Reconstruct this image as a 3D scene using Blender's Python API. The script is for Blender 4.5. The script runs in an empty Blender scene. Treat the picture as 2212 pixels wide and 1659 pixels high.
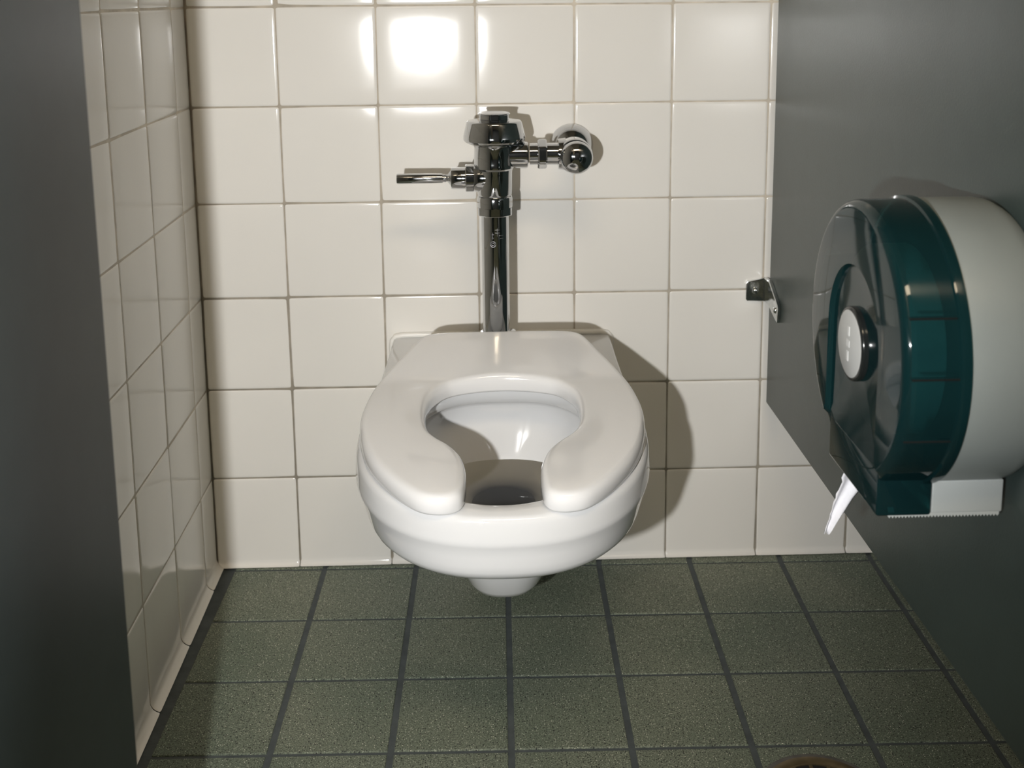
import bpy, bmesh, math, random
from mathutils import Vector, Matrix, noise
from mathutils.geometry import delaunay_2d_cdt

PI = math.pi
sc = bpy.context.scene
COL = sc.collection
random.seed(7)

# ------------------------------------------------------------------ camera
CAM = Vector((0.3125, -1.7358, 0.9430))
R_ = Vector((0.9995, -0.0304, -0.0099)); U_ = Vector((0.0149, 0.1717, 0.9850)); F_ = Vector((0.0283, 0.9847, -0.1720))
cd = bpy.data.cameras.new('camera'); cam = bpy.data.objects.new('camera', cd); COL.objects.link(cam)
cam.matrix_world = Matrix(((R_.x, U_.x, -F_.x, CAM.x), (R_.y, U_.y, -F_.y, CAM.y), (R_.z, U_.z, -F_.z, CAM.z), (0, 0, 0, 1)))
cd.sensor_width = 36; cd.lens = 2393.49 / 2212 * 36
cd.shift_y = (403.77 - 829.5) / 2212
cd.clip_start = 0.02
cd.dof.use_dof = True; cd.dof.focus_distance = 1.38; cd.dof.aperture_fstop = 8
sc.camera = cam

# ------------------------------------------------------------------ world, exposure, lamps
w = bpy.data.worlds.new('World'); sc.world = w; w.use_nodes = True
w.node_tree.nodes['Background'].inputs[0].default_value = (0.9, 0.85, 0.75, 1)
w.node_tree.nodes['Background'].inputs[1].default_value = 0.02
sc.view_settings.view_transform = 'Standard'; sc.view_settings.look = 'None'
sc.view_settings.exposure = 0.0; sc.view_settings.gamma = 1; sc.view_settings.use_curve_mapping = False
sc.cycles.use_denoising = True
try:
    sc.cycles.denoiser = 'OPENIMAGEDENOISE'; sc.cycles.denoising_prefilter = 'ACCURATE'
except Exception:
    pass
sc.cycles.max_bounces = 10; sc.cycles.glossy_bounces = 6; sc.cycles.diffuse_bounces = 5
sc.cycles.transparent_max_bounces = 16; sc.cycles.sample_clamp_indirect = 6
sc.cycles.caustics_reflective = True; sc.cycles.blur_glossy = 0.3

fl = bpy.data.lights.new('camera_flash', 'SPOT'); fl.shadow_soft_size = 0.0115
fl.energy = 70.0; fl.color = (1.0, 0.992, 0.978); fl.spot_size = math.radians(92); fl.spot_blend = 0.85
flo = bpy.data.objects.new('camera_flash', fl); COL.objects.link(flo)
flo.location = (0.140, -1.70, 0.825)
flo.rotation_euler = (Vector((0.16, 0.0, 0.64)) - flo.location).to_track_quat('-Z', 'Y').to_euler()

# ------------------------------------------------------------------ materials
def new_mat(name):
    m = bpy.data.materials.new(name); m.use_nodes = True
    nt = m.node_tree; return m, nt, nt.nodes['Principled BSDF']

def N(nt, t, **kw):
    n = nt.nodes.new(t)
    for k, v in kw.items():
        setattr(n, k, v)
    return n

def noise_ramp(nt, scale, detail, c0, c1, p0=0.35, p1=0.65, coord='Object', vec=None):
    tc = N(nt, 'ShaderNodeTexCoord'); no = N(nt, 'ShaderNodeTexNoise'); no.inputs['Scale'].default_value = scale
    no.inputs['Detail'].default_value = detail
    nt.links.new(vec or tc.outputs[coord], no.inputs['Vector'])
    r = N(nt, 'ShaderNodeValToRGB'); r.color_ramp.elements[0].position = p0; r.color_ramp.elements[1].position = p1
    r.color_ramp.elements[0].color = (*c0, 1); r.color_ramp.elements[1].color = (*c1, 1)
    nt.links.new(no.outputs['Fac'], r.inputs['Fac'])
    return no, r

def bump(nt, b, height, strength, dist):
    bp = N(nt, 'ShaderNodeBump'); bp.inputs['Strength'].default_value = strength; bp.inputs['Distance'].default_value = dist
    nt.links.new(height, bp.inputs['Height']); nt.links.new(bp.outputs['Normal'], b.inputs['Normal'])
    return bp

def plain(name, col, rough, metal=0.0, coat=0.0, nscale=0, namp=0.06, bumpd=0, bscale=200, spec=0.5):
    m, nt, b = new_mat(name)
    if nscale:
        _, r = noise_ramp(nt, nscale, 4, [c * (1 - namp) for c in col], [min(1, c * (1 + namp)) for c in col])
        nt.links.new(r.outputs['Color'], b.inputs['Base Color'])
    else:
        b.inputs['Base Color'].default_value = (*col, 1)
    b.inputs['Roughness'].default_value = rough; b.inputs['Metallic'].default_value = metal
    b.inputs['Specular IOR Level'].default_value = spec
    b.inputs['Coat Weight'].default_value = coat; b.inputs['Coat Roughness'].default_value = 0.03
    if bumpd:
        tc = N(nt, 'ShaderNodeTexCoord'); no = N(nt, 'ShaderNodeTexNoise'); no.inputs['Scale'].default_value = bscale
        no.inputs['Detail'].default_value = 3; nt.links.new(tc.outputs['Object'], no.inputs['Vector'])
        bump(nt, b, no.outputs['Fac'], 1.0, bumpd)
    return m

M_TILE = plain('glazed_cream_tile', (0.765, 0.748, 0.708), 0.125, nscale=3.0, namp=0.02, bumpd=0.00004, bscale=60)
M_GROUT = plain('tan_wall_grout', (0.58, 0.52, 0.43), 0.85, nscale=25, namp=0.18)
M_FGROUT = plain('slate_floor_grout', (0.062, 0.073, 0.075), 0.8, nscale=40, namp=0.15, bumpd=0.0004, bscale=300)
M_PORC = plain('white_porcelain', (0.635, 0.64, 0.642), 0.055, coat=0.4, nscale=6, namp=0.008)
M_SEAT = plain('white_seat_plastic', (0.71, 0.71, 0.71), 0.13, coat=0.45, nscale=5, namp=0.01, bumpd=0.00003, bscale=14)
M_CHROME = plain('polished_chrome', (0.60, 0.61, 0.625), 0.045, metal=1.0, nscale=60, namp=0.03)
M_ETCH = plain('etched_chrome', (0.55, 0.56, 0.6), 0.4, metal=1.0)
M_BRACK = plain('cast_chrome_bracket', (0.62, 0.64, 0.64), 0.14, metal=1.0, nscale=90, namp=0.1, bumpd=0.0003, bscale=160)
M_PAINT = plain('grey_green_partition_paint', (0.041, 0.060, 0.057), 0.36, nscale=30, namp=0.05, bumpd=0.00012, bscale=500)
M_DOOR = plain('satin_slate_door_paint', (0.040, 0.058, 0.060), 0.48, nscale=30, namp=0.05, bumpd=0.0001, bscale=500, spec=0.22)
M_TRAP = plain('trap_shade_glaze', (0.12, 0.12, 0.115), 0.3)  # dark grey colour stands in for shade in the deep, water-filled throat
M_HOUSE2 = plain('pale_plastic_base', (0.42, 0.45, 0.445), 0.4)
M_HOUSE = plain('grey_plastic_housing', (0.235, 0.262, 0.256), 0.42, nscale=20, namp=0.02, bumpd=0.00005, bscale=700)
M_KNOB = plain('light_grey_knob_plastic', (0.46, 0.47, 0.465), 0.3)
M_KNOBR = plain('black_knob_rim', (0.012, 0.014, 0.014), 0.15)
M_PAPER = plain('white_tissue_paper', (0.84, 0.84, 0.88), 0.9, nscale=80, namp=0.04, bumpd=0.0004, bscale=260)
M_CORE = plain('brown_card_core', (0.30, 0.21, 0.13), 0.9, nscale=40)
M_BRASS = plain('dull_brass', (0.17, 0.13, 0.07), 0.42, metal=0.7, nscale=40, namp=0.25)
M_MORTAR = plain('drain_mortar', (0.10, 0.095, 0.085), 0.85, nscale=60, namp=0.2)
M_DARK = plain('dark_void', (0.01, 0.01, 0.01), 0.9)
M_CAULK = plain('white_caulk', (0.78, 0.77, 0.73), 0.35)
M_WALLP = plain('slate_blue_room_wall', (0.10, 0.125, 0.165), 0.8, nscale=4, namp=0.05)
M_CEIL = plain('ceiling_board', (0.45, 0.43, 0.38), 0.9, nscale=20, namp=0.04)
M_ALU = plain('fixture_frame_metal', (0.6, 0.6, 0.58), 0.4, metal=0.6)

def quarry():
    m, nt, b = new_mat('speckled_green_quarry_tile')
    oc = N(nt, 'ShaderNodeTexCoord').outputs['Object']
    _, base = noise_ramp(nt, 5.0, 4, (0.112, 0.142, 0.108), (0.160, 0.182, 0.142), 0.3, 0.7)
    _, fine = noise_ramp(nt, 520, 2, (0.12, 0.12, 0.12), (1.75, 1.75, 1.75), 0.30, 0.70)
    mul = N(nt, 'ShaderNodeMix', data_type='RGBA', blend_type='MULTIPLY'); mul.inputs['Factor'].default_value = 0.8
    nt.links.new(base.outputs['Color'], mul.inputs['A']); nt.links.new(fine.outputs['Color'], mul.inputs['B'])
    prev = mul.outputs['Result']
    for sc_, thr, colr in ((430, 0.13, (0.62, 0.63, 0.55)), (330, 0.16, (0.012, 0.014, 0.012))):
        v = N(nt, 'ShaderNodeTexVoronoi'); v.inputs['Scale'].default_value = sc_; nt.links.new(oc, v.inputs['Vector'])
        wn = N(nt, 'ShaderNodeSeparateColor'); nt.links.new(v.outputs['Color'], wn.inputs['Color'])
        lt = N(nt, 'ShaderNodeMath', operation='LESS_THAN'); lt.inputs[1].default_value = thr * 1.9
        nt.links.new(v.outputs['Distance'], lt.inputs[0])
        gt = N(nt, 'ShaderNodeMath', operation='GREATER_THAN'); gt.inputs[1].default_value = 0.72
        nt.links.new(wn.outputs['Red'], gt.inputs[0])
        ml = N(nt, 'ShaderNodeMath', operation='MULTIPLY'); nt.links.new(lt.outputs[0], ml.inputs[0]); nt.links.new(gt.outputs[0], ml.inputs[1])
        mx = N(nt, 'ShaderNodeMix', data_type='RGBA'); mx.inputs['B'].default_value = (*colr, 1)
        nt.links.new(ml.outputs[0], mx.inputs['Factor']); nt.links.new(prev, mx.inputs['A']); prev = mx.outputs['Result']
    _, tone = noise_ramp(nt, 2.3, 2, (0.88, 0.90, 0.86), (1.10, 1.06, 1.0), 0.35, 0.65)
    m2 = N(nt, 'ShaderNodeMix', data_type='RGBA', blend_type='MULTIPLY'); m2.inputs['Factor'].default_value = 1
    nt.links.new(prev, m2.inputs['A']); nt.links.new(tone.outputs['Color'], m2.inputs['B'])
    nt.links.new(m2.outputs['Result'], b.inputs['Base Color'])
    b.inputs['Roughness'].default_value = 0.62
    bn = N(nt, 'ShaderNodeTexNoise'); bn.inputs['Scale'].default_value = 420; nt.links.new(oc, bn.inputs['Vector'])
    bump(nt, b, bn.outputs['Fac'], 1.0, 0.0005)
    return m
M_QUARRY = quarry()

def see_through(name, tint, body, body_fac, ior, rough):
    m, nt, b = new_mat(name); nt.nodes.remove(b)
    out = nt.nodes['Material Output']
    tr = N(nt, 'ShaderNodeBsdfTransparent'); tr.inputs['Color'].default_value = (*tint, 1)
    df = N(nt, 'ShaderNodeBsdfDiffuse'); df.inputs['Color'].default_value = (*body, 1)
    gl = N(nt, 'ShaderNodeBsdfGlossy'); gl.inputs['Roughness'].default_value = rough
    m1 = N(nt, 'ShaderNodeMixShader'); m1.inputs[0].default_value = body_fac
    nt.links.new(tr.outputs[0], m1.inputs[1]); nt.links.new(df.outputs[0], m1.inputs[2])
    fr = N(nt, 'ShaderNodeFresnel'); fr.inputs['IOR'].default_value = ior
    m2 = N(nt, 'ShaderNodeMixShader'); nt.links.new(fr.outputs[0], m2.inputs[0])
    nt.links.new(m1.outputs[0], m2.inputs[1]); nt.links.new(gl.outputs[0], m2.inputs[2])
    nt.links.new(m2.outputs[0], out.inputs['Surface'])
    return m
M_TEAL = see_through('smoked_teal_plastic', (0.09, 0.25, 0.25), (0.008, 0.036, 0.040), 0.5, 1.5, 0.05)
M_WATER = see_through('bowl_water', (0.88, 0.88, 0.85), (0.3, 0.3, 0.28), 0.03, 1.33, 0.01)

def emit(name, col, s):
    m, nt, b = new_mat(name)
    b.inputs['Base Color'].default_value = (0, 0, 0, 1)
    b.inputs['Emission Color'].default_value = (*col, 1); b.inputs['Emission Strength'].default_value = s
    return m
M_LAMP = emit('warm_light_diffuser', (1.0, 0.81, 0.57), 17.5)

# ------------------------------------------------------------------ mesh helpers
class MB:
    def __init__(s): s.v = []; s.f = []; s.m = []
    def add(s, verts, faces, mi=0):
        o = len(s.v); s.v += [tuple(p) for p in verts]; s.f += [tuple(i + o for i in f) for f in faces]; s.m += [mi] * len(faces)
    def loft(s, rings, closed=True, cap0=False, cap1=False, mi=0):
        n = len(rings[0]); V = [p for r in rings for p in r]; F = []
        for k in range(len(rings) - 1):
            for i in range(n if closed else n - 1):
                j = (i + 1) % n
                F.append((k * n + i, k * n + j, (k + 1) * n + j, (k + 1) * n + i))
        if cap0: F.append(tuple(range(n - 1, -1, -1)))
        if cap1: F.append(tuple((len(rings) - 1) * n + i for i in range(n)))
        s.add(V, F, mi)
    def lathe(s, prof, origin, axis='Z', n=48, mi=0, cap=True, poly=None):
        ox, oy, oz = origin; rings = []
        for r, h in prof:
            ring = []
            for i in range(n):
                a = 2 * PI * i / n
                rr = r
                if poly:
                    k = 2 * PI / poly; aa = ((a + k / 2) % k) - k / 2
                    rr = min(r * math.cos(k / 2) / math.cos(aa) * 1.035, r)
                c, d = rr * math.cos(a), rr * math.sin(a)
                if axis == 'Z': ring.append((ox + c, oy + d, oz + h))
                elif axis == 'X': ring.append((ox + h, oy + c, oz + d))
                else: ring.append((ox + c, oy + h, oz + d))
            rings.append(ring)
        s.loft(rings, True, cap, cap, mi)
    def box(s, lo, hi, bev=0.0, mi=0, seg=3):
        bm = bmesh.new(); bmesh.ops.create_cube(bm, size=1)
        for v in bm.verts:
            v.co = Vector([lo[k] + (v.co[k] + .5) * (hi[k] - lo[k]) for k in range(3)])
        if bev: bmesh.ops.bevel(bm, geom=bm.edges[:], offset=bev, segments=seg, profile=0.5, affect='EDGES')
        bm.verts.index_update()
        s.add([v.co[:] for v in bm.verts], [[v.index for v in f.verts] for f in bm.faces], mi); bm.free()
    def tube(s, pts, r, n=12, mi=0):
        rings = []; P = [Vector(p) for p in pts]
        for i, p in enumerate(P):
            t = (P[min(i + 1, len(P) - 1)] - P[max(i - 1, 0)]).normalized()
            a = t.orthogonal().normalized() if i == 0 else (a - t * a.dot(t)).normalized()
            b = t.cross(a); rr = r[i] if isinstance(r, (list, tuple)) else r
            rings.append([p + (a * math.cos(2 * PI * k / n) + b * math.sin(2 * PI * k / n)) * rr for k in range(n)])
        s.loft(rings, True, True, True, mi)
    def build(s, name, mats, parent=None, smooth=True, sharp=None):
        me = bpy.data.meshes.new(name); me.from_pydata(s.v, [], s.f)
        for m in (mats if isinstance(mats, (list, tuple)) else [mats]): me.materials.append(m)
        me.polygons.foreach_set('material_index', s.m)
        bm = bmesh.new(); bm.from_mesh(me); bmesh.ops.recalc_face_normals(bm, faces=bm.faces); bm.to_mesh(me); bm.free()
        me.polygons.foreach_set('use_smooth', [smooth] * len(me.polygons)); me.update()
        if sharp is not None:
            try: me.set_sharp_from_angle(angle=math.radians(sharp))
            except Exception: pass
        o = bpy.data.objects.new(name, me); COL.objects.link(o)
        if parent is not None:
            o.parent = parent; o.matrix_parent_inverse = Matrix.Translation(-parent.location)
        return o

def thing(name, label, cat, loc, group=None):
    o = bpy.data.objects.new(name, None); COL.objects.link(o); o.location = loc; o.empty_display_size = 0.05
    return tag(o, label, cat, group)
def tag(o, label, cat, group=None):
    o['label'] = label; o['category'] = cat
    if group: o['group'] = group
    return o
def structure(o, label=None):
    o['kind'] = 'structure'
    if label: o['label'] = label
    return o

# ------------------------------------------------------------------ tiled walls and floor
T = 0.1539; H0 = 0.1567; JW = 0.0014
LX = -0.1377            # left wall plane
def params(L, ncore=6):
    e = [0, 0.0005, 0.0013, 0.0026, 0.0048]
    core = [0.0048 + (L - 0.0096) * i / ncore for i in range(1, ncore)]
    return e + core + [L - x for x in reversed(e)]
def edge_h(d):
    if d <= 0: return -0.0016
    R = 0.0048
    if d >= R: return 0.0
    x = (R - d) / R
    return -0.0013 * x ** 3.0 - 0.0001 * x
def wall_tile(mb, to3, s0, s1, t0, t1, rng, cove=0, ncore=6, dome=0.00055, tilt=0.0022, fixtilt=None):
    Ls, Lt = s1 - s0, t1 - t0
    ps, pt = params(Ls, ncore), params(Lt, ncore)
    if cove: pt = sorted(set(pt + [0.0015, 0.003, 0.0045, 0.006, 0.009, 0.012, 0.0155, 0.019]))
    ta, tb = rng.gauss(0, tilt), rng.gauss(0, tilt)
    if fixtilt: ta, tb = fixtilt
    off = rng.uniform(-0.0003, 0.0003)
    dm = dome * rng.uniform(0.55, 1.35) * min(1, Ls / 0.15)
    V = []; F = []
    for t in pt:
        for s in ps:
            u, v = 2 * s / Ls - 1, 2 * t / Lt - 1
            h = edge_h(min(s, Ls - s)) + (edge_h(min(t, Lt - t)) if not (cove and t < Lt / 2) else 0)
            h = max(h, -0.0018) + dm * (1 - 0.5 * (u * u + v * v)) - dm * 0.2 + off + ta * u * Ls / 2 + tb * v * Lt / 2
            if cove:
                Rc = cove; zc = t + t0
                if zc < Rc: h += Rc - math.sqrt(max(0, Rc * Rc - (Rc - zc) ** 2))
            V.append(to3(s0 + s, t0 + t, h))
    n = len(ps)
    for j in range(len(pt) - 1):
        for i in range(n - 1): F.append((j * n + i, j * n + i + 1, (j + 1) * n + i + 1, (j + 1) * n + i))
    mb.add(V, F, 0)

rng = random.Random(11)
XR, YF, ZC = 2.30, -3.70, 2.50
back = MB(); to_back = lambda s, t, h: (s, -h, t)
cols = [(LX + 0.001, -JW / 2)] + [(i * T + JW / 2, (i + 1) * T - JW / 2) for i in range(0, 15)]
rows = [(0.0008, H0 - JW / 2)] + [(H0 + j * T + JW / 2, H0 + (j + 1) * T - JW / 2) for j in range(0, 15)]
for ci, (a, b_) in enumerate(cols):
    for rj, (c, d) in enumerate(rows):
        if d > ZC: continue
        ft = (0.0, 0.0065) if (ci, rj) == (2, 4) else ((0.0, 0.0) if (ci, rj) == (2, 5) else None)
        wall_tile(back, to_back, a, b_, c, d, rng, cove=0.011 * (rj == 0), ncore=6, fixtilt=ft)
back.box((LX - 0.05, 0.0009, -0.02), (XR + 0.05, 0.10, ZC + 0.02), mi=1)
ob = structure(back.build('wall_back', [M_TILE, M_GROUT]), 'glazed cream square wall tiles behind the toilet')
back.__init__()

left = MB(); LY = 0.0756
to_left = lambda s, t, h: (LX + h, -s, t)
cols2 = [(0.001, LY - JW / 2)] + [(LY + i * T + JW / 2, LY + (i + 1) * T - JW / 2) for i in range(0, 16)]
for ci, (a, b_) in enumerate(cols2):
    for rj, (c, d) in enumerate(rows):
        if d > ZC: continue
        wall_tile(left, to_left, a, b_, c, d, rng, cove=0.017 * (rj == 0), ncore=5, dome=0.0005, tilt=0.0022)
left.box((LX - 0.10, YF, -0.02), (LX - 0.0009, 0.0009, ZC + 0.02), mi=1)
structure(left.build('wall_left', [M_TILE, M_GROUT]), 'glazed cream tiled side wall at left of the stall')

floor = MB(); FX0, FY0, TF, FROT = 0.0426, -0.0150, 0.1528, -0.0160; FJ = 0.0082
cr, sr = math.cos(FROT), math.sin(FROT)
def fpt(x, y, z):
    return (FX0 + cr * x - sr * y, FY0 + sr * x + cr * y, z)
LJ = LX + 0.020
for i in range(-3, 15):
    for j in range(-1, 24):
        x0, x1 = i * TF + FJ / 2, (i + 1) * TF - FJ / 2
        y1, y0 = -j * TF - 0.0027, -(j + 1) * TF + 0.0027
        off = rng.uniform(-0.0003, 0.0003); e = 0.0012
        def P(x, y, z, x0=x0):
            X, Y, Z = fpt(x, y, z)
            return (max(X, LJ + (z < -0.001) * -0.001), min(Y, -0.001), Z)
        if fpt(x1, y0, 0)[0] < LJ + 0.004: continue
        if fpt(x0, y0, 0)[1] > -0.002: continue
        rg = []
        for ins, z in ((0, -0.003), (0.0003, -0.0008), (e, -0.0001), (0.004, 0.0)):
            rg.append([P(x0 + ins, y0 + ins, z + off), P(x1 - ins, y0 + ins, z + off), P(x1 - ins, y1 - ins, z + off), P(x0 + ins, y1 - ins, z + off)])
        floor.loft(rg, True, False, True, 0)
floor.add([(LX - .03, 0.03, -0.0019), (XR, 0.03, -0.0019), (XR, YF, -0.0019), (LX - .03, YF, -0.0019)], [(0, 1, 2, 3)], 1)
structure(floor.build('floor', [M_QUARRY, M_FGROUT], smooth=False), 'speckled grey-green square quarry tiles with dark grout')

mb = MB(); mb.box((XR, YF, -0.02), (XR + 0.1, 0.1, ZC)); structure(mb.build('wall_right', M_WALLP, smooth=False))
mb = MB(); mb.box((LX - 0.1, YF - 0.1, -0.02), (XR + 0.1, YF, ZC)); structure(mb.build('wall_front', M_WALLP, smooth=False))
mb = MB(); mb.box((LX - 0.1, YF - 0.1, ZC), (XR + 0.1, 0.1, ZC + 0.1)); structure(mb.build('ceiling', M_CEIL, smooth=False))

# ceiling light fixture (above the stalls, out of the frame)
for (x, y) in ((0.45, -2.15),):
    t = thing('ceiling_light', 'long warm ceiling light fixture above the stall', 'ceiling light', (x, y, ZC))
    m1 = MB(); m1.box((x - 0.55, y - 0.20, ZC - 0.06), (x + 0.62, y + 0.20, ZC), 0.005); m1.build('fixture_body', M_ALU, t, smooth=False)
    m2 = MB(); m2.box((x - 0.52, y - 0.17, ZC - 0.072), (x + 0.59, y + 0.17, ZC - 0.0605), 0.004); m2.build('diffuser', M_LAMP, t, smooth=False)

# ------------------------------------------------------------------ partitions
def rounded_panel(x0, x1, y0, y1, z0, z1, r):
    m = MB(); m.box((x0, y0, z0), (x1, y1, z1), r, seg=5); return m
PX = 0.775
pp = rounded_panel(PX, PX + 0.027, -1.62, -0.0185, 0.2775, 1.78, 0.0025).build('partition_panel', M_PAINT, sharp=50)
tag(pp, 'dark grey-green painted metal partition panel carrying the paper dispenser', 'partition panel')
m = MB(); m.box((-0.026, -0.715, 0.2775), (0.0, 0.0, 1.78), 0.0025)
dang = math.atan2(0.048, 0.713)          # door stands open into the stall
ca, sa = math.cos(dang), math.sin(dang)
m.v = [(0.0225 + ca * x - sa * y, -0.907 + sa * x + ca * y, z) for x, y, z in m.v]
sd = m.build('stall_door', M_DOOR, sharp=50)
tag(sd, 'dark grey stall door standing open at the left edge, out of focus', 'stall door')

# wall bracket
br = thing('wall_bracket', 'small chrome bracket holding the partition panel to the tiled wall', 'bracket', (0.765, 0.0, 0.465))
m = MB()
# flange on the wall
yw = -0.0016
pts = [(0.7405, 0.4500), (0.7430, 0.4470), (0.7720, 0.4455), (0.7740, 0.4480), (0.7740, 0.4840), (0.7720, 0.4850), (0.7440, 0.4790), (0.7405, 0.4750)]
r0 = [(x, yw, z) for x, z in pts]; r1 = [(x, yw - 0.0045, z) for x, z in pts]
cx_, cz_ = 0.758, 0.465
r2 = [(cx_ + (x - cx_) * 0.93, yw - 0.0060, cz_ + (z - cz_) * 0.93) for x, z in pts]
m.loft([r0, r1, r2], True, True, True)
m.build('wall_flange', M_BRACK, br, sharp=30)
m = MB()
# ear on the panel face (lies on plane X = PX)
ear = [(-0.002, 0.4855), (-0.020, 0.4865), (-0.036, 0.4870), (-0.0865, 0.4620), (-0.0900, 0.4570), (-0.0860, 0.4335), (-0.0800, 0.4345), (-0.036, 0.4470), (-0.020, 0.4470), (-0.002, 0.4465)]
e0 = [(PX - 0.0003, y, z) for y, z in ear]; e1 = [(PX - 0.0048, y, z) for y, z in ear]
e2 = [(PX - 0.0060, -0.045 + (y + 0.045) * 0.95, 0.463 + (z - 0.463) * 0.92) for y, z in ear]
m.loft([e0, e1, e2], True, True, True); m.build('panel_ear', M_BRACK, br, sharp=30)
m = MB(); m.lathe([(0.0058, 0), (0.0056, -0.0025), (0.004, -0.0045), (0.0015, -0.0052)], (0.7545, yw - 0.006, 0.4645), 'Y', 20)
m.build('screw', M_BRACK, br, sharp=40)
m = MB(); m.lathe([(0.0056, 0), (0.0053, -0.002), (0.0035, -0.0038), (0.001, -0.0043)], (PX - 0.006, -0.0790, 0.4520), 'X', 20)
m.build('screw', M_BRACK, br, sharp=40)

# ------------------------------------------------------------------ toilet
SL = 0.0555
def W(u, d, z):
    """toilet local (sideways, distance from wall, height) -> world; the bowl sags a little to the front"""
    return (0.3405 - 0.0177 * (d - 0.15) + u, -d, z + SL * (0.14 - d))
toilet = thing('toilet', 'white wall-hung toilet bowl with open-front seat fixed to the tiled wall', 'toilet', (0.3405, 0.0, 0.10))
NS = 96
def oval(a, dc, fr, bk, z, ex=2.1, n=NS, exb=None):
    ring = []
    for i in range(n):
        th = 2 * PI * i / n; c, s_ = math.cos(th), math.sin(th)
        e = 2.0 / (ex if c >= 0 else (exb or ex))
        d = dc + (fr - dc if c >= 0 else dc - bk) * (abs(c) ** e) * (1 if c >= 0 else -1)
        u = a * (abs(s_) ** e) * (1 if s_ >= 0 else -1)
        ring.append(W(u, d, z))
    return ring
m = MB(); DC = 0.415
outer = [  # a, dc, front, back, z
    (0.055, 0.33, 0.395, 0.24, 0.2620), (0.082, 0.34, 0.440, 0.20, 0.280),
    (0.106, 0.36, 0.500, 0.175, 0.300), (0.127, 0.37, 0.550, 0.165, 0.3155), (0.1430, 0.385, 0.585, 0.155, 0.3255),
    (0.1535, 0.395, 0.608, 0.15, 0.3345), (0.1610, 0.40, 0.620, 0.145, 0.3410), (0.1660, 0.405, 0.6290, 0.142, 0.3470), (0.1695, 0.41, 0.6345, 0.14, 0.3525),
    (0.1715, 0.41, 0.6375, 0.138, 0.358), (0.1735, 0.41, 0.6392, 0.136, 0.366), (0.1765, 0.413, 0.6408, 0.134, 0.377), (0.1790, 0.415, 0.6422, 0.133, 0.386), (0.1805, 0.415, 0.6440, 0.132, 0.3905), (0.1813, 0.415, 0.6450, 0.132, 0.3945),
    (0.1812, 0.415, 0.6448, 0.132, 0.3985), (0.1805, 0.415, 0.6440, 0.132, 0.407), (0.1797, 0.415, 0.6430, 0.132, 0.4165), (0.1786, 0.415, 0.6418, 0.133, 0.4205),
    (0.1765, 0.415, 0.6395, 0.135, 0.4232), (0.1735, 0.415, 0.6365, 0.138, 0.4243), (0.160, 0.415, 0.6240, 0.150, 0.4245)]
rings = [oval(a, dc, f, bk, z, 2.35, exb=3.0) for a, dc, f, bk, z in outer]
inner = [(0.125, 0.44, 0.6165, 0.262, 0.4243), (0.1205, 0.44, 0.6115, 0.267, 0.4225), (0.1180, 0.44, 0.6085, 0.2720, 0.417),
         (0.1170, 0.44, 0.6070, 0.2740, 0.404), (0.1175, 0.44, 0.6075, 0.2735, 0.394), (0.1205, 0.44, 0.611, 0.2690, 0.3895),
         (0.1245, 0.44, 0.614, 0.259, 0.387), (0.1265, 0.44, 0.6155, 0.2535, 0.379), (0.1235, 0.435, 0.610, 0.2580, 0.362),
         (0.1150, 0.425, 0.590, 0.2655, 0.340), (0.102, 0.41, 0.555, 0.2730, 0.320), (0.089, 0.39, 0.515, 0.2790, 0.303),
         (0.074, 0.367, 0.462, 0.2835, 0.287), (0.058, 0.342, 0.410, 0.2795, 0.274), (0.048, 0.320, 0.372, 0.2700, 0.266),
         (0.044, 0.303, 0.346, 0.261, 0.260), (0.0405, 0.298, 0.336, 0.258, 0.254), (0.039, 0.288, 0.326, 0.250, 0.240),
         (0.037, 0.270, 0.307, 0.234, 0.220), (0.035, 0.256, 0.290, 0.222, 0.196), (0.033, 0.250, 0.282, 0.218, 0.165)]
EXB = [2.8] * 9 + [2.7, 2.6, 2.5, 2.4, 2.3, 2.2, 2.1]
rings += [oval(a, dc, f, bk, z, 2.15, exb=EXB[k]) for k, (a, dc, f, bk, z) in enumerate(inner[:16])]
m.loft(rings, True, False, False)
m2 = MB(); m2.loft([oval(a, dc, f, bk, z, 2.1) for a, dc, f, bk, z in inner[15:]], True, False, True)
trap = m2.build('trap_opening', M_TRAP, toilet, sharp=60); trap['label'] = 'opening under the water, its deep shade painted dark grey'
# rear block against the wall with the flat shelf
def rear(hw0, hw1, dmax, z, r=0.012):
    # rounded trapezoid outline from the wall (d=0) outwards
    out = []
    n = 10
    out.append((-hw0, 0.0005)); out.append((-(hw0 + hw1) / 2, dmax * 0.5))
    for k in range(n + 1):
        a = PI / 2 * k / n; rr = min(0.05, hw1 * 0.7)
        out.append((-hw1 + rr - rr * math.cos(a), dmax - rr + rr * math.sin(a)))
    for k in range(n + 1):
        a = PI / 2 * (1 - k / n); rr = min(0.05, hw1 * 0.7)
        out.append((hw1 - rr + rr * math.cos(a), dmax - rr + rr * math.sin(a)))
    out.append(((hw0 + hw1) / 2, dmax * 0.5)); out.append((hw0, 0.0005))
    return [W(u, d, z) for u, d in out]
rr_ = [rear(0.060, 0.030, 0.120, 0.170), rear(0.085, 0.060, 0.135, 0.195),
       rear(0.120, 0.098, 0.150, 0.235), rear(0.150, 0.130, 0.180, 0.285), rear(0.166, 0.155, 0.205, 0.325), rear(0.1735, 0.172, 0.222, 0.355),
       rear(0.1760, 0.1785, 0.228, 0.372), rear(0.1762, 0.1795, 0.228, 0.380), rear(0.1745, 0.178, 0.226, 0.3855), rear(0.1705, 0.174, 0.222, 0.388)]
m.loft(rr_, True, True, True)
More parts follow.
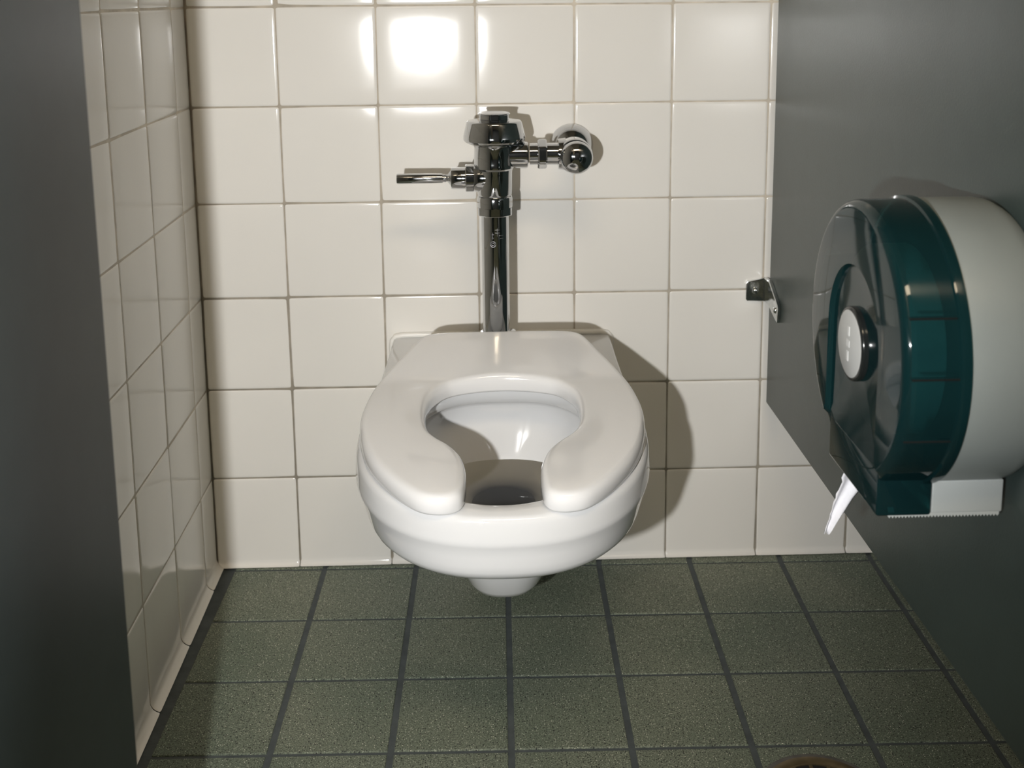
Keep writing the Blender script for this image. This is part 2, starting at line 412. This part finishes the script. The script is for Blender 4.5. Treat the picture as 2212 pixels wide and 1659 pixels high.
# trapway bulge hanging under the bowl
def foot(hw, d0, d1, z):
    ring = []
    for i in range(48):
        th = 2 * PI * i / 48; c, s_ = math.cos(th), math.sin(th); e = 2 / 2.5
        ring.append(W(hw * abs(s_) ** e * (1 if s_ >= 0 else -1), (d0 + d1) / 2 + (d1 - d0) / 2 * abs(c) ** e * (1 if c >= 0 else -1), z))
    return ring
m.loft([foot(0.030, 0.19, 0.305, 0.1345), foot(0.046, 0.175, 0.330, 0.1365), foot(0.0530, 0.165, 0.340, 0.1410), foot(0.0580, 0.16, 0.346, 0.149), foot(0.0680, 0.15, 0.357, 0.174), foot(0.0760, 0.14, 0.368, 0.205), foot(0.080, 0.13, 0.378, 0.258)], True, True, False)
# drain ring bulge around the jet
bowl = m.build('bowl', M_PORC, toilet, sharp=60)
# caulk bead round the wall joint
m = MB(); pts = []
for k, (u, z) in enumerate([(-0.1765, 0.30), (-0.1785, 0.345), (-0.1790, 0.372), (-0.1775, 0.383), (-0.172, 0.3895), (-0.16, 0.3915), (-0.08, 0.392), (0.0, 0.392), (0.08, 0.392), (0.16, 0.3915), (0.172, 0.3895), (0.1775, 0.383), (0.1790, 0.372), (0.1785, 0.345), (0.1765, 0.30)]):
    q = W(u, 0.0, z); pts.append((q[0], -0.003, q[2]))
m.tube(pts, 0.0045, 10); m.build('caulk_bead', M_CAULK, toilet)
# water
m = MB(); zw = 0.302; ring = []
for i in range(NS):
    th = 2 * PI * i / NS; c, s_ = math.cos(th), math.sin(th)
    d = 0.41 + (0.150 if c >= 0 else 0.143) * c; u = 0.1075 * s_
    ring.append((0.3405 - 0.0177 * (d - 0.15) + u, -d, zw))
m.add(ring, [tuple(range(NS))]); m.build('bowl_water', M_WATER, toilet, smooth=False)

# seat: outline lists (u, d), half
so = [(0, .1375), (.035, .1378), (.067, .1385), (.092, .1405), (.1075, .1445), (.1185, .153), (.125, .166), (.130, .182), (.1405, .222), (.153, .267), (.1635, .312),
      (.171, .352), (.1755, .395), (.1762, .425), (.174, .455), (.170, .482), (.162, .515), (.150, .547), (.134, .577), (.116, .604), (.098, .625), (.084, .635), (.069, .6385), (.057, .637), (.048, .631), (.0435, .622)]
si = [(.0415, .607), (.0412, .588), (.0418, .570), (.0455, .547), (.0525, .527), (.063, .509), (.0755, .4935), (.087, .475), (.093, .453), (.096, .427), (.096, .40), (.093, .376), (.085, .355), (.071, .337), (.050, .3245), (.026, .3165), (0, .3135)]
half = so + si                       # right side, from back middle around the tip to hole back middle
loop = half + [(-u, d) for u, d in reversed(half[1:-1])]
def smooth_loop(P, per=6):
    out = []; n = len(P)
    for i in range(n):
        p0, p1, p2, p3 = [Vector(P[(i + k) % n]) for k in (-1, 0, 1, 2)]
        for k in range(per):
            t = k / per
            out.append(0.5 * ((2 * p1) + (p2 - p0) * t + (2 * p0 - 5 * p1 + 4 * p2 - p3) * t * t + (3 * p1 - p0 - 3 * p2 + p3) * t ** 3))
    return out
# the seat outline is one closed curve: outer from back-mid right side to tip, inner back to hole-mid, mirrored
outer_loop = smooth_loop([(u, d) for u, d in so] + [(u, d) for u, d in si[:-1]] + [(0, .3135)] + [(-u, d) for u, d in reversed(si[:-1])] + [(-u, d) for u, d in reversed(so[1:])], 5)
def WS(u, d, z):
    # the rear of the seat thickens and slopes up towards its hinges
    x = max(0.0, (0.338 - d) / 0.200); dl = 0.0240 * (x - 0.07 * (1 - math.exp(-x / 0.07)))
    f = min(1, max(0, (z - 0.4265) / 0.0105))
    return W(u * (1 - 2.0 * dl), d + 2.85 * dl, z + dl * f)
def resample(P, step):
    n = len(P); out = [P[0]]; acc = 0
    for i in range(n):
        a, b = P[i], P[(i + 1) % n]; L = (b - a).length
        while acc + L >= step:
            t = (step - acc) / L; a = a + (b - a) * t; out.append(a); L = (b - a).length; acc = 0
        acc += L
    return out
outer_loop = resample(outer_loop, 0.004)
def inset(P, d):
    n = len(P); out = []
    area = sum(P[i].x * P[(i + 1) % n].y - P[(i + 1) % n].x * P[i].y for i in range(n))
    sg = 1 if area > 0 else -1
    for i in range(n):
        t = (P[(i + 1) % n] - P[i - 1]).normalized(); out.append(P[i] + Vector((-t.y, t.x)) * sg * d)
    return out
def puffy(P, prof, toW, dome, step=0.008):
    """solid from outline P; prof = (inset, z) rings from bottom to top; domed top with interior grid"""
    m = MB(); L = [inset(P, d) for d, z in prof]; n = len(P)
    m.loft([[toW(p.x, p.y, prof[k][1] + dome(p, prof[k][0])) for p in L[k]] for k in range(len(prof))], True, False, False)
    for k, flip in ((0, True), (len(prof) - 1, False)):
        B = L[k]; pts = [Vector(p) for p in B]; edges = [(i, (i + 1) % n) for i in range(n)]
        xs = [p.x for p in B]; ys = [p.y for p in B]
        def inside(q):
            c = False
            for i in range(n):
                a, b = B[i], B[(i + 1) % n]
                if (a.y > q.y) != (b.y > q.y) and q.x < (b.x - a.x) * (q.y - a.y) / (b.y - a.y) + a.x: c = not c
            return c
        y = min(ys); row = 0
        while y < max(ys):
            x = min(xs) + (row % 2) * step / 2
            while x < max(xs):
                q = Vector((x, y))
                if min((q - p).length for p in B) > step * 0.6 and inside(q): pts.append(q)
                x += step
            y += step * 0.87; row += 1
        vs, es, fs, ov, oe, of = delaunay_2d_cdt(pts, edges, [], 1, 1e-6)
        V = []
        for p in vs:
            dd = min((p - q).length for q in B)
            V.append(toW(p.x, p.y, prof[k][1] + dome(p, prof[k][0] + dd)))
        m.add(V, [tuple(f) for f in fs])
    return m
def seat_dome(p, d):
    # a faint crown; gentle dip running round the ring and a slight rise to the rear
    if d <= 0.009: return 0.0
    x = min(1, (d - 0.009) / 0.03)
    return 0.0006 * x * x * (3 - 2 * x)
prof = [(0.004, 0.4255), (0.0012, 0.4265), (0.0, 0.4290), (0.0, 0.4375), (0.0006, 0.4412), (0.0022, 0.4445), (0.0045, 0.4466), (0.0072, 0.4477), (0.0105, 0.4480)]
m = puffy(outer_loop, prof, WS, seat_dome)
sb = m.build('seat', M_SEAT, toilet)
bm = bmesh.new(); bm.from_mesh(sb.data); bmesh.ops.remove_doubles(bm, verts=bm.verts, dist=0.00005); bmesh.ops.recalc_face_normals(bm, faces=bm.faces); bm.to_mesh(sb.data); bm.free()
sb.data.polygons.foreach_set('use_smooth', [True] * len(sb.data.polygons))
for sx in (-1, 1):
    m = MB(); q = W(0.070 * sx, 0.212, 0.4)
    m.lathe([(0.010, -0.02), (0.010, 0.02)], (q[0], q[1], q[2] + 0.008), 'Z', 20); m.build('hinge_post', M_SEAT, sb, sharp=40)

# ------------------------------------------------------------------ flush valve
VX, VY = 0.333, -0.120
valve = thing('flush_valve', 'chrome flush valve with lever handle on the wall above the toilet', 'flush valve', (VX, VY, 0.40))
m = MB(); m.lathe([(0.0205, 0.43), (0.0205, 0.625)], (VX + 0.0, VY, 0), 'Z', 64); pipe = m.build('flush_pipe', M_CHROME, valve, sharp=40)
m = MB(); m.lathe([(0.036, 0.3925), (0.037, 0.397), (0.036, 0.404), (0.032, 0.415), (0.029, 0.427), (0.027, 0.4385), (0.0206, 0.4405)], (VX + 0.003, VY, 0), 'Z', 48); m.build('spud_flange', M_CHROME, valve, sharp=40)
# etched marks on the pipe
def on_pipe(a, z, r=0.02062): return (VX + r * math.sin(a), VY - r * math.cos(a), z)
m = MB()
for (a0, z0, a1, z1) in [(-0.02, 0.600, 0.33, 0.600), (-0.02, 0.5955, 0.33, 0.5955), (0.15, 0.603, 0.15, 0.590), (0.28, 0.5915, 0.60, 0.5915), (0.34, 0.587, 0.6, 0.587),
                          (-0.28, 0.593, -0.10, 0.593), (-0.28, 0.588, -0.10, 0.588), (-0.19, 0.596, -0.19, 0.585)]:
    pts = [on_pipe(a0 + (a1 - a0) * k / 6, z0 + (z1 - z0) * k / 6) for k in range(7)]
    m.tube(pts, 0.00028, 6)
m.tube([on_pipe(-0.17 + 0.20 * math.cos(2 * PI * k / 24), 0.5785 + 0.0042 * math.sin(2 * PI * k / 24)) for k in range(25)], 0.0004, 6)
m.tube([on_pipe(-0.17 + 0.10 * math.cos(2 * PI * k / 16), 0.5785 + 0.002 * math.sin(2 * PI * k / 16)) for k in range(17)], 0.0003, 6)
m.build('etched_mark', M_ETCH, pipe)
m = MB(); m.lathe([(0.0208, 0.6195), (0.0255, 0.6195), (0.0263, 0.6205), (0.0263, 0.6315)], (VX, VY, 0), 'Z', 64, poly=8)
m.lathe([(0.0263, 0.6318), (0.0263, 0.645), (0.0255, 0.6475), (0.023, 0.6495)], (VX, VY, 0), 'Z', 64); m.build('coupling_nut', M_CHROME, valve, sharp=25)
m = MB()  # lower body, main body and side tail in one casting
m.lathe([(0.0225, 0.646), (0.0245, 0.649), (0.0257, 0.652), (0.0260, 0.682), (0.0266, 0.6875), (0.0298, 0.6905), (0.0303, 0.6940), (0.0297, 0.6975),
         (0.0296, 0.7210), (0.0310, 0.7240), (0.0375, 0.7265), (0.0380, 0.7320)], (VX, VY, 0), 'Z', 72)
m.lathe([(0.0195, 0.0), (0.0197, 0.030), (0.0200, 0.0455), (0.0196, 0.0485), (0.0175, 0.0500), (0.0160, 0.0502)], (VX, VY, 0.7085), 'X', 56)
m.lathe([(0.0225, 0.0), (0.0222, -0.012), (0.0215, -0.024), (0.0195, -0.0305)], (VX, VY, 0.6750), 'X', 48)
m.build('valve_body', M_CHROME, valve, sharp=35)
m = MB(); m.lathe([(0.0370, 0.7275), (0.0430, 0.7290), (0.0452, 0.7315), (0.0457, 0.7345), (0.0453, 0.7385), (0.0408, 0.7572), (0.0400, 0.7588), (0.0385, 0.7600), (0.0245, 0.7622)], (VX + 0.0005, VY, 0), 'Z', 72)
m.build('valve_cover', M_CHROME, valve, sharp=28)
m = MB(); m.lathe([(0.0215, 0.7618), (0.0225, 0.7625), (0.0225, 0.7685)], (VX + 0.0005, VY, 0), 'Z', 64, poly=8)
m.lathe([(0.0228, 0.7686), (0.0236, 0.7693), (0.0234, 0.7706), (0.0215, 0.7718), (0.0160, 0.7716), (0.0140, 0.7708)], (VX + 0.0005, VY, 0), 'Z', 64)
m.build('cover_screw', M_CHROME, valve, sharp=28)
m = MB(); m.lathe([(0.0188, 0.0), (0.0206, -0.001), (0.0208, -0.0115), (0.0200, -0.0128), (0.0162, -0.0130)], (VX - 0.0300, VY, 0.6750), 'X', 56, poly=8)
m.lathe([(0.0162, -0.012), (0.0162, -0.032), (0.0155, -0.0338), (0.0120, -0.0345)], (VX - 0.0300, VY, 0.6750), 'X', 48)
m.build('handle_socket', M_CHROME, valve, sharp=30)
m = MB(); m.lathe([(0.0120, -0.034), (0.0105, -0.0355), (0.0062, -0.0385), (0.0052, -0.040), (0.0052, -0.0415), (0.0062, -0.0425), (0.0062, -0.0435), (0.0056, -0.0442), (0.0056, -0.045), (0.0070, -0.0465), (0.0075, -0.060), (0.0078, -0.112), (0.0072, -0.1140), (0.004, -0.1146)], (VX - 0.0300, VY, 0.6752), 'X', 40)
m.build('lever_handle', M_CHROME, valve, sharp=35)
m = MB(); m.lathe([(0.0162, 0.052), (0.0162, 0.096)], (VX, VY, 0.7095), 'X', 48); m.build('tailpiece', M_CHROME, valve, sharp=35)
m = MB(); m.lathe([(0.0165, 0.0635), (0.0205, 0.0640), (0.0222, 0.0660), (0.0222, 0.0755), (0.0205, 0.0775), (0.0165, 0.078)], (VX, VY, 0.7095), 'X', 60, poly=6); m.build('coupling_nut', M_CHROME, valve, sharp=25)
SX, SZ = 0.4515, 0.7075
m = MB(); m.lathe([(0.0175, 0.0935), (0.0225, 0.0945), (0.0230, 0.0990), (0.0240, 0.105)], (VX, VY, 0.7090), 'X', 48)
m.lathe([(0.0150, 0.040), (0.0180, 0.032), (0.0240, 0.022), (0.0258, 0.010), (0.0260, -0.010), (0.0258, -0.0150), (0.0245, -0.0175), (0.0240, -0.018)], (SX, VY, SZ), 'Y', 56)
m.lathe([(0.0150, 0.035), (0.0150, 0.1165)], (SX + 0.001, VY, SZ), 'Y', 40)
m.build('stop_body', M_CHROME, valve, sharp=35)
m = MB(); m.lathe([(0.0243, -0.018), (0.0243, -0.0225)] + [(0.0243 * math.cos(a), -0.0225 - 0.0165 * math.sin(a)) for a in [PI / 2 * k / 12 for k in range(1, 12)]] + [(0.0012, -0.039)], (SX + 0.001, VY, SZ - 0.001), 'Y', 56)
m.build('stop_cap', M_CHROME, valve, sharp=35)
m = MB(); m.lathe([(0.0345, -0.0002), (0.0348, -0.003), (0.0335, -0.008), (0.0295, -0.017), (0.0240, -0.024), (0.0180, -0.0285), (0.0155, -0.030)], (0.4565, -0.0012, 0.7055), 'Y', 64)
m.build('wall_escutcheon', M_CHROME, valve, sharp=50)

# ------------------------------------------------------------------ paper dispenser
DY, DZ, DR = -0.770, 0.629, 0.1275; FXX = 0.650; JX = 0.7040
disp = thing('paper_dispenser', 'round jumbo toilet paper dispenser, smoked teal cover on grey housing, on right partition', 'paper dispenser', (PX, DY, 0.49))
NA = 144
def radial(spec):
    rings = []
    for fn in spec:
        ring = []
        for i in range(NA):
            a = 2 * PI * i / NA; r, x = fn(a)
            ring.append((x, DY + r * math.cos(a), DZ + r * math.sin(a)))
        rings.append(ring)
    return rings
HWA = 0.0672
def ra(a):
    s_, c = math.sin(a), math.cos(a)
    return HWA if s_ >= 0 else min(HWA / max(abs(c), 1e-4), DR - 0.0105)
def low(a): return math.sin(a) < 0 and HWA / max(abs(math.cos(a)), 1e-4) >= DR - 0.0105
REC = 0.0055
def fx(a, x): return max(x, FXX + REC) if low(a) else x
m = MB()
spec = [lambda a: (0.004, FXX + REC), lambda a: (0.03, FXX + REC), lambda a: (ra(a) - 0.0035, FXX + REC), lambda a: (ra(a) - 0.001, FXX + REC - 0.0005), lambda a: (ra(a), fx(a, FXX + 0.0015)), lambda a: (ra(a) + 0.001 * (not low(a)), fx(a, FXX))]
for k in range(0, 7):
    t = PI / 2 * k / 6
    spec.append(lambda a, t=t: (DR - 0.009 * (1 - math.sin(t)), fx(a, FXX + 0.011 * (1 - math.cos(t)))))
spec += [lambda a: (DR + 0.0002, JX - 0.0095), lambda a: (DR + 0.0026, JX - 0.0085), lambda a: (DR + 0.0030, JX - 0.0075), lambda a: (DR + 0.0030, JX - 0.0002)]
m.loft(radial(spec), True, True, False)
m.box((FXX + REC - 0.0003, DY - HWA, 0.4870), (JX, DY + HWA, 0.5300), 0.0025)
cover = m.build('cover', M_TEAL, disp, sharp=40)
# ribs inside the smoked cover side
for zr in (0.6815, 0.634, 0.577):
    r = DR - 0.0015; dz = zr - DZ; yy = DY - math.sqrt(r * r - dz * dz)
    mm = MB(); mm.box((FXX + 0.006, yy - 0.0022, zr - 0.0009), (JX - 0.008, yy + 0.004, zr + 0.0009), 0.0003); mm.build('cover_rib', M_KNOBR, cover, smooth=False)
m = MB()
spec = [lambda a: (0.090, JX + 0.003), lambda a: (DR - 0.004, JX + 0.001), lambda a: (DR + 0.0005, JX + 0.0002), lambda a: (DR + 0.0010, JX + 0.0015), lambda a: (DR + 0.0004, PX - 0.014), lambda a: (DR - 0.0008, PX - 0.007), lambda a: (DR - 0.0045, PX - 0.0006), lambda a: (DR - 0.012, PX - 0.0004)]
m.loft(radial(spec), True, True, True)
m.build('housing', M_HOUSE, disp, sharp=40)
m = MB(); m.box((JX + 0.0004, DY - HWA + 0.001, 0.4885), (PX - 0.0075, DY + HWA - 0.001, 0.5190), 0.0015); m.build('housing_base', M_HOUSE2, disp, sharp=40)
# serrated tear edge hanging below the front
m = MB(); y_ = DY - HWA + 0.0012; x0, x1 = FXX + 0.016, PX - 0.010; nt_ = 34; top = 0.4892; V = []; F = []
for k in range(nt_):
    a = x0 + (x1 - x0) * k / nt_; b_ = x0 + (x1 - x0) * (k + 1) / nt_; c = (a + b_) / 2; o = len(V)
    for yy in (y_, y_ + 0.0012): V += [(a, yy, top), (b_, yy, top), (b_, yy, 0.4868), (c, yy, 0.4848), (a, yy, 0.4868)]
    F += [(o, o + 1, o + 2, o + 3, o + 4), (o + 9, o + 8, o + 7, o + 6, o + 5)] + [(o + i, o + 5 + i, o + 5 + (i + 1) % 5, o + (i + 1) % 5) for i in range(5)]
m.add(V, F); m.build('serrated_edge', M_HOUSE2, disp, smooth=False)
# knob
KC = (FXX + REC, DY + 0.004, 0.6225)
m = MB(); m.lathe([(0.0345, 0.001), (0.0345, -0.0040), (0.0340, -0.0052), (0.0332, -0.0058), (0.0318, -0.0060)], KC, 'X', 64); knob = m.build('lock_rim', M_KNOBR, disp, sharp=40)
m = MB(); m.lathe([(0.0312, -0.0050), (0.0312, -0.0062), (0.0300, -0.0068), (0.001, -0.0072)], KC, 'X', 64); kf = m.build('lock_face', M_KNOB, disp, sharp=40)
m = MB(); kx = KC[0] - 0.0076
for (dy, z0, z1, wd) in ((0.000, 0.0075, 0.0185 - 0.002, 0.0022), (0.0005, -0.003, 0.0035, 0.0040), (0.001, -0.0165, -0.0070, 0.0022)):
    m.box((kx, KC[1] + dy - wd / 2 * 2, KC[2] + z0), (kx + 0.0007, KC[1] + dy + wd / 2 * 2, KC[2] + z1), 0.0002)
m.build('embossed_mark', plain('embossed_mark_grey', (0.62, 0.63, 0.63), 0.3), kf, smooth=False)

# the roll inside, with its loose end hanging out
roll = thing('toilet_paper_roll', 'white toilet paper roll inside the dispenser, torn end hanging below', 'toilet paper', (0.71, DY, 0.50))
m = MB(); RC = (0.0, DY, DZ)
m.lathe([(0.030, 0.6700), (0.085, 0.6700), (0.0865, 0.6715), (0.0865, 0.7010), (0.085, 0.7022), (0.030, 0.7022)], RC, 'X', 72, cap=False)
m.build('paper_winding', M_PAPER, roll, sharp=40)
m = MB(); m.lathe([(0.028, 0.6690), (0.030, 0.6690), (0.030, 0.7030), (0.028, 0.7030)], RC, 'X', 40, cap=False); m.build('card_core', M_CORE, roll, sharp=40)
# loose end
TY = -0.712
m = MB(); V = []; F = []; nr, nc = 26, 9
for i in range(nr + 1):
    t = i / nr; z = 0.520 - t * 0.118
    cxp = 0.6905 - 0.034 * max(0, (t - 0.25)) ** 1.35 / 0.75 ** 1.35 + 0.002 * math.sin(7 * t)
    hw = 0.0150 if t < 0.45 else 0.0150 - 0.0115 * ((t - 0.45) / 0.55) ** 1.1
    if 0.36 < t < 0.48: hw += 0.0025
    for j in range(nc + 1):
        s = j / nc * 2 - 1
        jag = 0.0009 * noise.noise(Vector((t * 40, s * 3, 1.0))) * (abs(s) > 0.9)
        x = cxp + s * hw + jag * 2
        y = TY + 0.0035 * math.cos(s * 4.2 + t * 2) + 0.010 * t + 0.0015 * noise.noise(Vector((t * 9, s * 2, 4)))
        zz = z + (0.004 * noise.noise(Vector((s * 5, 2, 2))) if i == nr else 0)
        V.append((x, y, zz))
for i in range(nr):
    for j in range(nc):
        a = i * (nc + 1) + j; F.append((a, a + 1, a + nc + 2, a + nc + 1))
m.add(V, F); le = m.build('loose_end', M_PAPER, roll)
sm = le.modifiers.new('thickness', 'SOLIDIFY'); sm.thickness = 0.0005
m = MB(); m.add([(0.668, -0.829, 0.492), (0.673, -0.829, 0.492), (0.6745, -0.8295, 0.4865), (0.6715, -0.830, 0.4838), (0.669, -0.8295, 0.4862)], [(0, 1, 2, 3, 4)])
sc_ = m.build('torn_scrap', M_PAPER, roll, smooth=False); s2 = sc_.modifiers.new('thickness', 'SOLIDIFY'); s2.thickness = 0.0006

# ------------------------------------------------------------------ floor drain
DX_, DYd = 0.708, -0.580
dr = thing('floor_drain', 'round dull brass floor drain set in the tiles, bottom right', 'floor drain', (DX_, DYd, 0.0))
m = MB(); m.lathe([(0.078, -0.0015), (0.0775, 0.0012), (0.076, 0.0016), (0.0705, 0.0016), (0.0705, -0.001)], (DX_, DYd, 0), 'Z', 72, cap=False); m.build('mortar_ring', M_MORTAR, dr, sharp=40)
m = MB(); m.lathe([(0.0703, 0.0005), (0.0703, 0.0030), (0.0695, 0.0035), (0.0600, 0.0030), (0.0585, 0.0022), (0.0585, 0.0005)], (DX_, DYd, 0), 'Z', 72, cap=False); m.build('brass_rim', M_BRASS, dr, sharp=40)
m = MB(); m.lathe([(0.0584, 0.0006), (0.0584, 0.0010)], (DX_, DYd, 0), 'Z', 48); m.build('drain_well', M_DARK, dr, smooth=False)
m = MB()
for r0_, r1_ in ((0.0565, 0.0583), (0.040, 0.044), (0.024, 0.028), (0.0, 0.012)):
    m.lathe([(max(r0_, 0.0002), 0.0012), (max(r0_, 0.0002), 0.0026), (r1_, 0.0026), (r1_, 0.0012)], (DX_, DYd, 0), 'Z', 60, cap=False)
for k in range(16):
    a = 2 * PI * k / 16; c, s_ = math.cos(a), math.sin(a); wv = 0.0022
    P0 = [(0.010, -wv), (0.0575, -wv), (0.0575, wv), (0.010, wv)]
    lo_ = [(DX_ + c * x - s_ * y, DYd + s_ * x + c * y, 0.0012) for x, y in P0]; hi_ = [(p[0], p[1], 0.0024) for p in lo_]
    m.loft([lo_, hi_], True, True, True)
m.build('grate', M_BRASS, dr, smooth=False)
